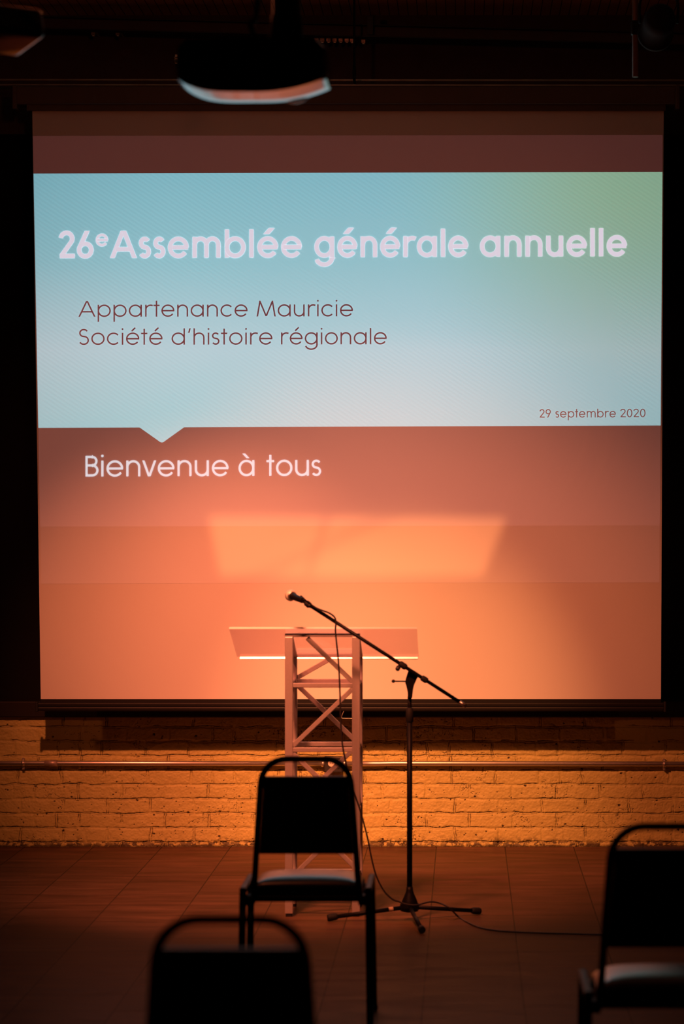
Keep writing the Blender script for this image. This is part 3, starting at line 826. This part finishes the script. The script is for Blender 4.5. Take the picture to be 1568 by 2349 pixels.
# boom: slightly nearer the camera at its microphone end
A_ = Vector(((709 - HX) / scale_at(YM - .075), YM - .075, EYE - (1388 - HY) / scale_at(YM - .075)))
E_ = Vector(((1067 - HX) / scale_at(YM - .03), YM - .03, EYE - (1619 - HY) / scale_at(YM - .03)))
bm = B(); add_tube(bm, [A_, A_.lerp(E_, .5), E_], .0072, 14); boom = kid('boom_arm', bm, M_black, stand)
dirb = (E_ - A_).normalized()
def onboom(px):
    t = (px - 709) / (1067 - 709.0); return A_.lerp(E_, t)
for p0, p1, r in ((915, 931, .0125), (966, 979, .0120)):
    bm = B(); a, b_ = onboom(p0), onboom(p1)
    add_tube(bm, [a, a.lerp(b_, .2), a.lerp(b_, .8), b_], r, 16, radii=[r * .8, r, r, r * .85]); kid('boom_collar', bm, M_rubber, boom)
bm = B(); a = onboom(917) + Vector((-.006, -.004, -.012)); add_lathe(bm, [(.008, 0), (.009, .004), (.009, .014), (.006, .018)], 12, along(a, a + Vector((-.3, -.6, -.7)))); kid('wing_knob', bm, M_steelbox, boom)
bm = B(); a = onboom(1053); add_tube(bm, [a, E_ + dirb * .004], .0078, 12); kid('boom_tip', bm, M_chrome, boom, label='worn bare boom end')
# clip at the boom's end
bm = B()
cp = lambda px, py: Vector(((px - HX) / scale_at(YM - .075), YM - .078, EYE - (py - HY) / scale_at(YM - .075)))
add_tube(bm, smooth_path([cp(714, 1391), cp(706, 1386), cp(699, 1380), cp(692, 1373), cp(687, 1369)], 4), .009, 14, radii=None)
add_lathe(bm, [(.010, 0), (.0125, .003), (.0125, .020), (.009, .024)], 14, along(cp(711, 1390), cp(701, 1382)))
clip = kid('microphone_clip', bm, M_rubber, stand)
bm = B(); add_lathe(bm, [(.003, 0), (.003, .003)], 12, along(cp(710, 1388) + Vector((0, -.012, 0)), cp(710, 1388) + Vector((0, -.02, 0)))); kid('clip_screw', bm, M_chrome, clip)

# ------------------------------------------------------------------ microphone
g0 = cp(664.5, 1366.5) + Vector((0, .06, 0))
tail = cp(694, 1374) + Vector((0, -.055, -.004))
mic = thing('microphone', 'black handheld microphone with round silver grille, clipped to the boom end', 'microphone', g0)
Mm = along(g0, tail); ml = (tail - g0).length
bm = B()
R_ = .0235
add_lathe(bm, [(.004, -R_)] + [(R_ * math.cos(math.radians(a)), R_ * math.sin(math.radians(a))) for a in range(-78, 40, 8)] + [(.0150, .0165)], 28, Mm)
kid('grille', bm, M_grille, mic, label='silver mesh ball')
bm = B(); add_lathe(bm, [(.0165, .013), (.0180, .0145), (.0180, .018), (.015, .020)], 28, Mm); kid('collar_ring', bm, M_chrome, mic)
bm = B(); add_lathe(bm, [(.0130, .018), (.0135, .024), (.0130, .05), (.0120, ml * .7), (.0110, ml), (.0095, ml + .004)], 24, Mm); kid('handle', bm, M_black, mic)

# ------------------------------------------------------------------ microphone cable
yb = YM - .10
def cpt(px, py, Y): s = scale_at(Y); return Vector(((px - HX) / s, Y, EYE - (py - HY) / s))
path = [cpt(696, 1374, YM - .135), cpt(704, 1380, YM - .115), cpt(716, 1389, YM - .092), cpt(728, 1396, YM - .09), cpt(741, 1401, YM - .09), cpt(756, 1407, YM - .092), cpt(767, 1416, YM - .095),
        cpt(770, 1428, YM - .096), cpt(769, 1446, YM - .094), cpt(771, 1470, YM - .092), cpt(776, 1520, YM - .09), cpt(779, 1580, YM - .088), cpt(781, 1650, YM - .085),
        cpt(784, 1700, YM - .085), cpt(793, 1750, YM - .085), cpt(806, 1800, YM - .085), cpt(826, 1860, YM - .085), cpt(842, 1920, YM - .085), cpt(852, 1970, YM - .085),
        cpt(863, 2010, YM - .08), cpt(880, 2043, YM - .07), cpt(900, 2063, YM - .06), cpt(914, 2068, YM - .052), cpt(930, 2074, YM - .052)]
fl_ = lambda px, py: (lambda s: Vector(((px - HX) / s, F / s - D, .0045)))((py - HY) / (EYE - .0045))
path += [cpt(955, 2076, YM - .05), cpt(985, 2069, YM - .02), cpt(1008, 2072, YM + .01), cpt(1030, 2083, YM - .03), fl_(1052, 2104), fl_(1075, 2117), fl_(1105, 2129), fl_(1150, 2136), fl_(1220, 2139.5), fl_(1300, 2142), fl_(1400, 2144), fl_(1560, 2140), fl_(1750, 2150), fl_(2200, 2162), fl_(2900, 2150)]
bm = B(); add_tube(bm, smooth_path(path, 7), .0034, 10)
tag(obj('microphone_cable', bm, M_cable), 'thin black cable hanging from the boom arm and trailing right across the floor', 'cable')

# ------------------------------------------------------------------ stacking chairs
def sq_tube(bm, a, b_, wd, dp, up): add_bar(bm, a, b_, wd, dp, up, .003)
def make_chair(label, loc):
    t = thing('banquet_chair', label, 'chair', loc, 0, 'black stacking chairs facing the screen')
    rec = lambda z: .028 - (z - .42) / .44 * .05             # back leans away from the seat
    hwid = lambda z: .165 - (z - .43) / .36 * .024           # frame narrows upwards
    # frame: one bent tube
    pts = []
    for z in (.405, .5, .6, .7, .76): pts.append((-hwid(z), rec(z), z))
    R_ = .082; zt_ = .848; xk = hwid(.78)
    for k in range(1, 9):
        a = math.radians(180 - 90 * k / 8)
        pts.append((-xk + R_ + R_ * math.cos(a), rec(zt_ - R_ + R_ * math.sin(a)), zt_ - R_ + R_ * math.sin(a)))
    full = pts + [(-x, y, z) for x, y, z in pts[::-1]]
    bm = B(); add_tube(bm, full, .0098, 14); fr = obj('back_frame', bm, M_black, t)
    # backrest pad
    bm = B(); n, mm = 14, 12; front = []; back = []
    z0, z1 = .547, .793
    for i in range(mm + 1):
        v = i / mm; z = lerp(z0, z1, v); rF = []; rB = []
        for j in range(n + 1):
            u = -1 + 2 * j / n; hw_ = hwid(z) - .010
            cr = (1 - abs(u) ** 5) * (1 - abs(2 * v - 1) ** 6)
            rF.append(bm.verts.new((u * hw_, rec(z) + .010 + .026 * cr, z)))
            rB.append(bm.verts.new((u * hw_, rec(z) - .004 - .004 * cr, z)))
        front.append(rF); back.append(rB)
    for G_ in (front, back):
        for i in range(mm):
            for j in range(n): bm.faces.new((G_[i][j], G_[i][j + 1], G_[i + 1][j + 1], G_[i + 1][j])).smooth = True
    for i in range(mm):
        bm.faces.new((front[i][0], front[i + 1][0], back[i + 1][0], back[i][0])); bm.faces.new((front[i][n], front[i + 1][n], back[i + 1][n], back[i][n]))
    for j in range(n):
        bm.faces.new((front[0][j], front[0][j + 1], back[0][j + 1], back[0][j])); bm.faces.new((front[mm][j], front[mm][j + 1], back[mm][j + 1], back[mm][j]))
    br = obj('backrest', bm, M_vinyl, t)
    for z in (.585, .755):
        for s in (-1, 1):
            bm = B(); p = Vector((s * (hwid(z) - .035), rec(z) - .0075, z)); add_lathe(bm, [(.006, 0), (.006, .0015), (.003, .003)], 12, along(p, p + Vector((0, -1, 0)))); obj('screw', bm, M_steelbox, br)
    # seat
    bm = B(); n, mm = 16, 16; top = []; bot = []
    for i in range(mm + 1):
        v = i / mm; y = lerp(.035, .385, v); rT = []; rB = []
        for j in range(n + 1):
            u = -1 + 2 * j / n
            k = max(0, (v - .72) / .28); half = .176 - .035 * k ** 2.2 if True else 0
            e = max(abs(u), abs(2 * v - 1)); rim = (1 - e ** 7)
            crown = (1 - abs(u) ** 2.4) * (1 - abs(2 * v - 1) ** 2.4)
            fall = -.012 * max(0, v - .7) / .3
            rT.append(bm.verts.new((u * half, y, .440 + .020 * rim + .010 * crown + fall)))
            rB.append(bm.verts.new((u * half, y, .412)))
        top.append(rT); bot.append(rB)
    for G_ in (top, bot):
        for i in range(mm):
            for j in range(n): bm.faces.new((G_[i][j], G_[i][j + 1], G_[i + 1][j + 1], G_[i + 1][j])).smooth = True
    for i in range(mm):
        for j in (0, n): bm.faces.new((top[i][j], top[i + 1][j], bot[i + 1][j], bot[i][j]))
    for j in range(n):
        for i in (0, mm): bm.faces.new((top[i][j], top[i][j + 1], bot[i][j + 1], bot[i][j]))
    obj('seat', bm, M_seat, t, label='dark grey padded seat')
    # seat frame: cross members below the cushion and brackets to the side rails
    bm = B()
    for y in (.03, .19, .34): add_box(bm, (0, y, .404), (.39, .022, .018), None, .003, 1)
    for s in (-1, 1): add_box(bm, (s * .178, .055, .398), (.03, .075, .03), None, .004, 1)
    obj('seat_frame', bm, M_black, t)
    LX = .1965
    for s in (-1, 1):
        bm = B(); add_bar(bm, (s * LX, -.030, .4345), (s * LX, .345, .4345), .0215, .0215, Vector((0, 0, 1)), .004); obj('side_rail', bm, M_black, t)
        for y0, y1 in ((-.020, -.045), (.335, .360)):
            bm = B(); add_bar(bm, (s * LX, y0, .430), (s * (LX + .006), y1, .012), .0215, .0215, Vector((0, 1, 0)), .004); lg = obj('leg', bm, M_black, t)
            bm = B(); add_box(bm, (s * (LX + .006), y1, .0085), (.026, .026, .017), None, .004, 1); obj('foot_cap', bm, M_rubber, lg)
    return t
def dup(root, loc, label):
    r = root.copy(); C.objects.link(r); r.location = loc; r['label'] = label
    for ch in list(root.children):
        c = ch.copy(); C.objects.link(c); c.parent = r
        for gch in ch.children:
            d = gch.copy(); C.objects.link(d); d.parent = c
    return r
chair = make_chair('black stacking chair directly before the lectern, its grey seat in view', (-.498, F / 730.0 - D, 0))
dup(chair, (-.440, F / 1217.0 - D, 0), 'nearest black chair, lower left, only its blurred backrest showing')
dup(chair, (.499, F / 935.0 - D, 0), 'blurred black chair cut off by the right edge of the picture')

# ------------------------------------------------------------------ projector hanging from the ceiling
YP = F / 878.0 - D; XP = (575 - HX) / 878.0; ZP = 2.719
proj = thing('ceiling_projector', 'glossy black projector hanging from the ceiling in front of the screen top', 'projector', (XP, YP + .15, ZP))
bm = B()
nx, ny_ = 28, 14
def proj_body(bm):
    # closed shell lofted back to front: upright sides, bowed underside whose front half curves gently up
    W2, Dp, Hh, n = .196, .30, .135, 26
    rings = []
    for i in range(ny_ + 1):
        v = i / ny_; y = Dp * v
        end = 1 - abs(2 * v - 1) ** 9
        w_ = W2 * (.965 + .035 * end)
        lift = .0115 * max(0, (v - .55) / .45) ** 2
        ring = []
        for k in range(n + 1):                                  # underside, left to right
            u = -1 + 2 * k / n
            ring.append((u * w_, .038 * abs(u) ** (4.2 if u < 0 else 2.3) + lift * (1 - .3 * abs(u))))
        ring += [(w_ * 1.005, .062), (w_, Hh - .02), (w_ - .02, Hh), (0, Hh + .004), (-w_ + .02, Hh), (-w_, Hh - .02), (-w_ * 1.005, .062)]
        rings.append([bm.verts.new((XP + x, YP + y, ZP + z)) for x, z in ring])
    m_ = len(rings[0])
    for A, Bq in zip(rings, rings[1:]):
        for k in range(m_): bm.faces.new((A[k], A[(k + 1) % m_], Bq[(k + 1) % m_], Bq[k])).smooth = k < n
    bm.faces.new(rings[0][::-1]); bm.faces.new(rings[-1])
proj_body(bm); kid('body', bm, M_gloss, proj)
bm = B(); lc = Vector((XP + .095, YP + .285, ZP + .070)); add_lathe(bm, [(.058, 0), (.060, .02), (.055, .05), (.046, .052), (.044, .030)], 32, along(lc, lc + Vector((0, 1, -.05)))); ring_ = kid('lens_barrel', bm, M_gloss, proj)
bm = B(); add_lathe(bm, [(.043, 0), (.040, .008), (.02, .014), (.004, .016)], 28, along(lc + Vector((0, .034, -.002)), lc + Vector((0, 1, -.05)))); kid('lens', bm, mat('lens_glass', (.02, .02, .03), .03, 0, .9), ring_)
bm = B()
for k in range(7): add_box(bm, (XP - .13 + k * .012, YP - .0015, ZP + .065), (.004, .004, .05))
kid('vent_grille', bm, M_rubber, proj)
sp_ = scale_at(YP + .15)
bm = B(); add_box(bm, (XP + .02, YP + .15, ZP + .125 + .012), (.26, .20, .012), None, .003, 1)
for dx in (-.09, .02, .05): add_lathe(bm, [(.006, 0), (.006, .012)], 10, Matrix.Translation((XP + dx, YP + .06, ZP + .143)))
mount = kid('mount_plate', bm, M_steelbox, proj)
bm = B(); add_lathe(bm, [(.042, ZP + .14), (.042, ZP + .22), (.038, ZP + .225), (.038, ZC)], 24, Matrix.Translation((XP + .085, YP + .15, 0))); kid('mount_pole', bm, M_black, proj)
bm = B(); add_tube(bm, smooth_path([(XP + .02, YP + .12, ZP + .13), (XP - .01, YP + .12, ZP + .20), (XP + .01, YP + .13, ZP + .32), (XP + .005, YP + .14, ZC)], 8), .008, 10); kid('power_cord', bm, M_cable, proj)

# blurred device at the left edge
SQ = 850.0; YQ = F / SQ - D
spk = thing('ceiling_speaker', 'dark blurred speaker hanging from the ceiling at the top left corner', 'speaker', ((10 - HX) / SQ, YQ, 2.86))
c0 = Vector(((-6 - HX) / SQ, YQ + .05, 2.93))
bm = B(); add_box(bm, c0, (.19, .16, .085), Matrix.Rotation(math.radians(38), 3, 'Z') @ Matrix.Rotation(math.radians(-14), 3, 'X'), .018, 5)
for f in bm.faces: f.smooth = True
kid('cabinet', bm, M_gloss, spk)
bm = B(); add_tube(bm, [c0 + Vector((-.02, .03, .035)), (c0.x - .02, c0.y + .03, ZC)], .012, 12); kid('mount_pole', bm, M_black, spk)

# ------------------------------------------------------------------ overhead steelwork by the wall
YS = -.30; ss = scale_at(YS)
ox = lambda px, s=ss: (px - HX) / s; oz = lambda py, s=ss: EYE - (py - HY) / s
tilt = -math.atan(.0255)
def tilted(px, py): return oz(py + .0255 * (px - 810))
bx0, bx1 = -2.9, 1.9
steel = thing('steel_beam', 'dark steel beam running just under the ceiling boards, slightly out of level', 'beam', (ox(810), YS, oz(72)))
bm = B(); c_ = Vector((ox(810), YS, oz(72))); Rt = Matrix.Rotation(math.atan(.0255), 3, 'Y')
off_ = Vector(((bx0 + bx1) / 2 - ox(810), 0, -math.tan(math.atan(.0255)) * ((bx0 + bx1) / 2 - ox(810))))
add_box(bm, c_ + off_, (bx1 - bx0, .012, 24 / ss), Rt, .002, 1)
kid('web', bm, M_dark, steel)
for dz_, dep in ((-.028, .075), (.028, .075)):
    bm = B(); add_box(bm, c_ + off_ + Vector((0, 0, dz_)), (bx1 - bx0, dep, .006), Rt, .0015, 1); kid('flange', bm, M_steelbox, steel)
bm = B(); add_box(bm, (ox(849), YS - .045, oz(62)), (14 / ss, .006, 42 / ss), None, .001, 1); kid('strap', bm, M_steelbox, steel)
for py, r in ((184, .0055), (195.5, .0045)):
    s = scale_at(-.36); bm = B()
    add_tube(bm, [((-420 - HX) / s, -.36, EYE - (py - 1 - HY) / s), ((2000 - HX) / s, -.36, EYE - (py + 1 - HY) / s)], r, 10)
    tag(obj('thin_pipe', bm, M_rail), 'upper of two thin pipes running above the screen housing' if py < 190 else 'lower of two thin pipes, lying on the screen housing', 'pipe', 'thin pipes above the screen')
bm = B(); s = scale_at(-.5); X_ = (812 - HX) / s
add_tube(bm, [(X_, -.5, ZC), (X_, -.5, EYE - (186 - HY) / s)], .0055, 10)
add_lathe(bm, [(.008, 0), (.009, .03), (.006, .06)], 12, Matrix.Translation((X_, -.5, EYE - (180 - HY) / s)))
add_box(bm, (X_, -.45, EYE - (183 - HY) / s), (.012, .11, .012), None, .002, 1)
tag(obj('hanging_rod', bm, M_black), 'thin black rod hanging from the ceiling right of the projector', 'rod')
clips = [(214, 76), (270, 76), (404, 139)] + [(725 + 14 * k, 91) for k in range(6)] + [(807, 92), (833, 94)]
where = ['left one of the two apart under the beam at upper left', 'right one of the two apart under the beam at upper left', 'touching the projector top left corner in the picture'] + \
        [w_ + ' in the row right of the projector' for w_ in ('first from the left', 'second from the left', 'third from the left', 'fourth from the left', 'fifth from the left', 'sixth from the left')] + ['half behind the hanging rod', 'just right of the hanging rod']
for (x, y), wh in zip(clips, where):
    s = scale_at(-.26); c = Vector(((x - HX) / s, -.262, EYE - (y - HY) / s)); bm = B()
    tl = Matrix.Rotation(math.radians(30), 3, 'X')
    add_box(bm, c + Vector((0, -.004, -.002)), (.0205, .004, .019), tl, .001, 1)
    add_box(bm, c + Vector((0, -.003, .0145)), (.0205, .004, .006), tl, .001, 1)
    add_box(bm, c + Vector((0, .012, .008)), (.012, .016, .045), None, .001, 1)
    add_box(bm, c + Vector((0, .14, .024)), (.012, .26, .01), None, .001, 1)
    tag(obj('brass_clip', bm, M_clip), 'small brassy clip, ' + wh, 'clip', 'small clips under the beam')

# stage light and its pipe at the top right
SL_ = 560.0; YL = F / SL_ - D
lc = Vector(((1510 - HX) / SL_, YL, EYE - (54 - HY) / SL_))
sl_ = thing('stage_light', 'round black stage light can at the top right corner under the ceiling', 'stage light', lc)
ax = Vector((-.04, 1, -.16)).normalized()
bm = B(); add_lathe(bm, [(.02, -.10), (.045, -.095), (.060, -.075), (.066, -.03), (.066, .12), (.074, .125), (.074, .14), (.062, .14), (.058, .10)], 32, along(lc, lc + ax)); kid('can', bm, mat('matte_black_can', (.006, .006, .006), .8, 0, .2, .1, 30), sl_)
bm = B(); arm = [lc + Vector((-.076, 0, 0)), lc + Vector((-.076, 0, .09)), lc + Vector((-.03, 0, .135)), lc + Vector((.03, 0, .135)), lc + Vector((.076, 0, .09)), lc + Vector((.076, 0, 0))]
add_tube(bm, smooth_path(arm, 5), .006, 10); kid('yoke', bm, M_black, sl_)
bm = B(); add_tube(bm, [lc + Vector((0, 0, .13)), (lc.x, lc.y, ZC)], .012, 12); kid('hanger', bm, M_black, sl_)
pc = Vector(((1456 - HX) / SL_ * 1.03, YL + .36, 0)); bm = B()
add_tube(bm, [(pc.x, pc.y, EYE - (147 - HY) / SL_), (pc.x, pc.y, ZC)], .0125, 14)
pp = thing('hanging_pipe', 'short brown vertical pipe hanging beside the round stage light', 'pipe', (pc.x, pc.y, EYE - (147 - HY) / SL_))
kid('pipe_tube', bm, mat('brown_pipe', (.16, .09, .06), .5, .2, .5, .2, 30), pp)
bm = B(); add_box(bm, (pc.x, pc.y, EYE - (31 - HY) / SL_), (.036, .045, .06), None, .006, 2); kid('clamp', bm, M_black, pp)
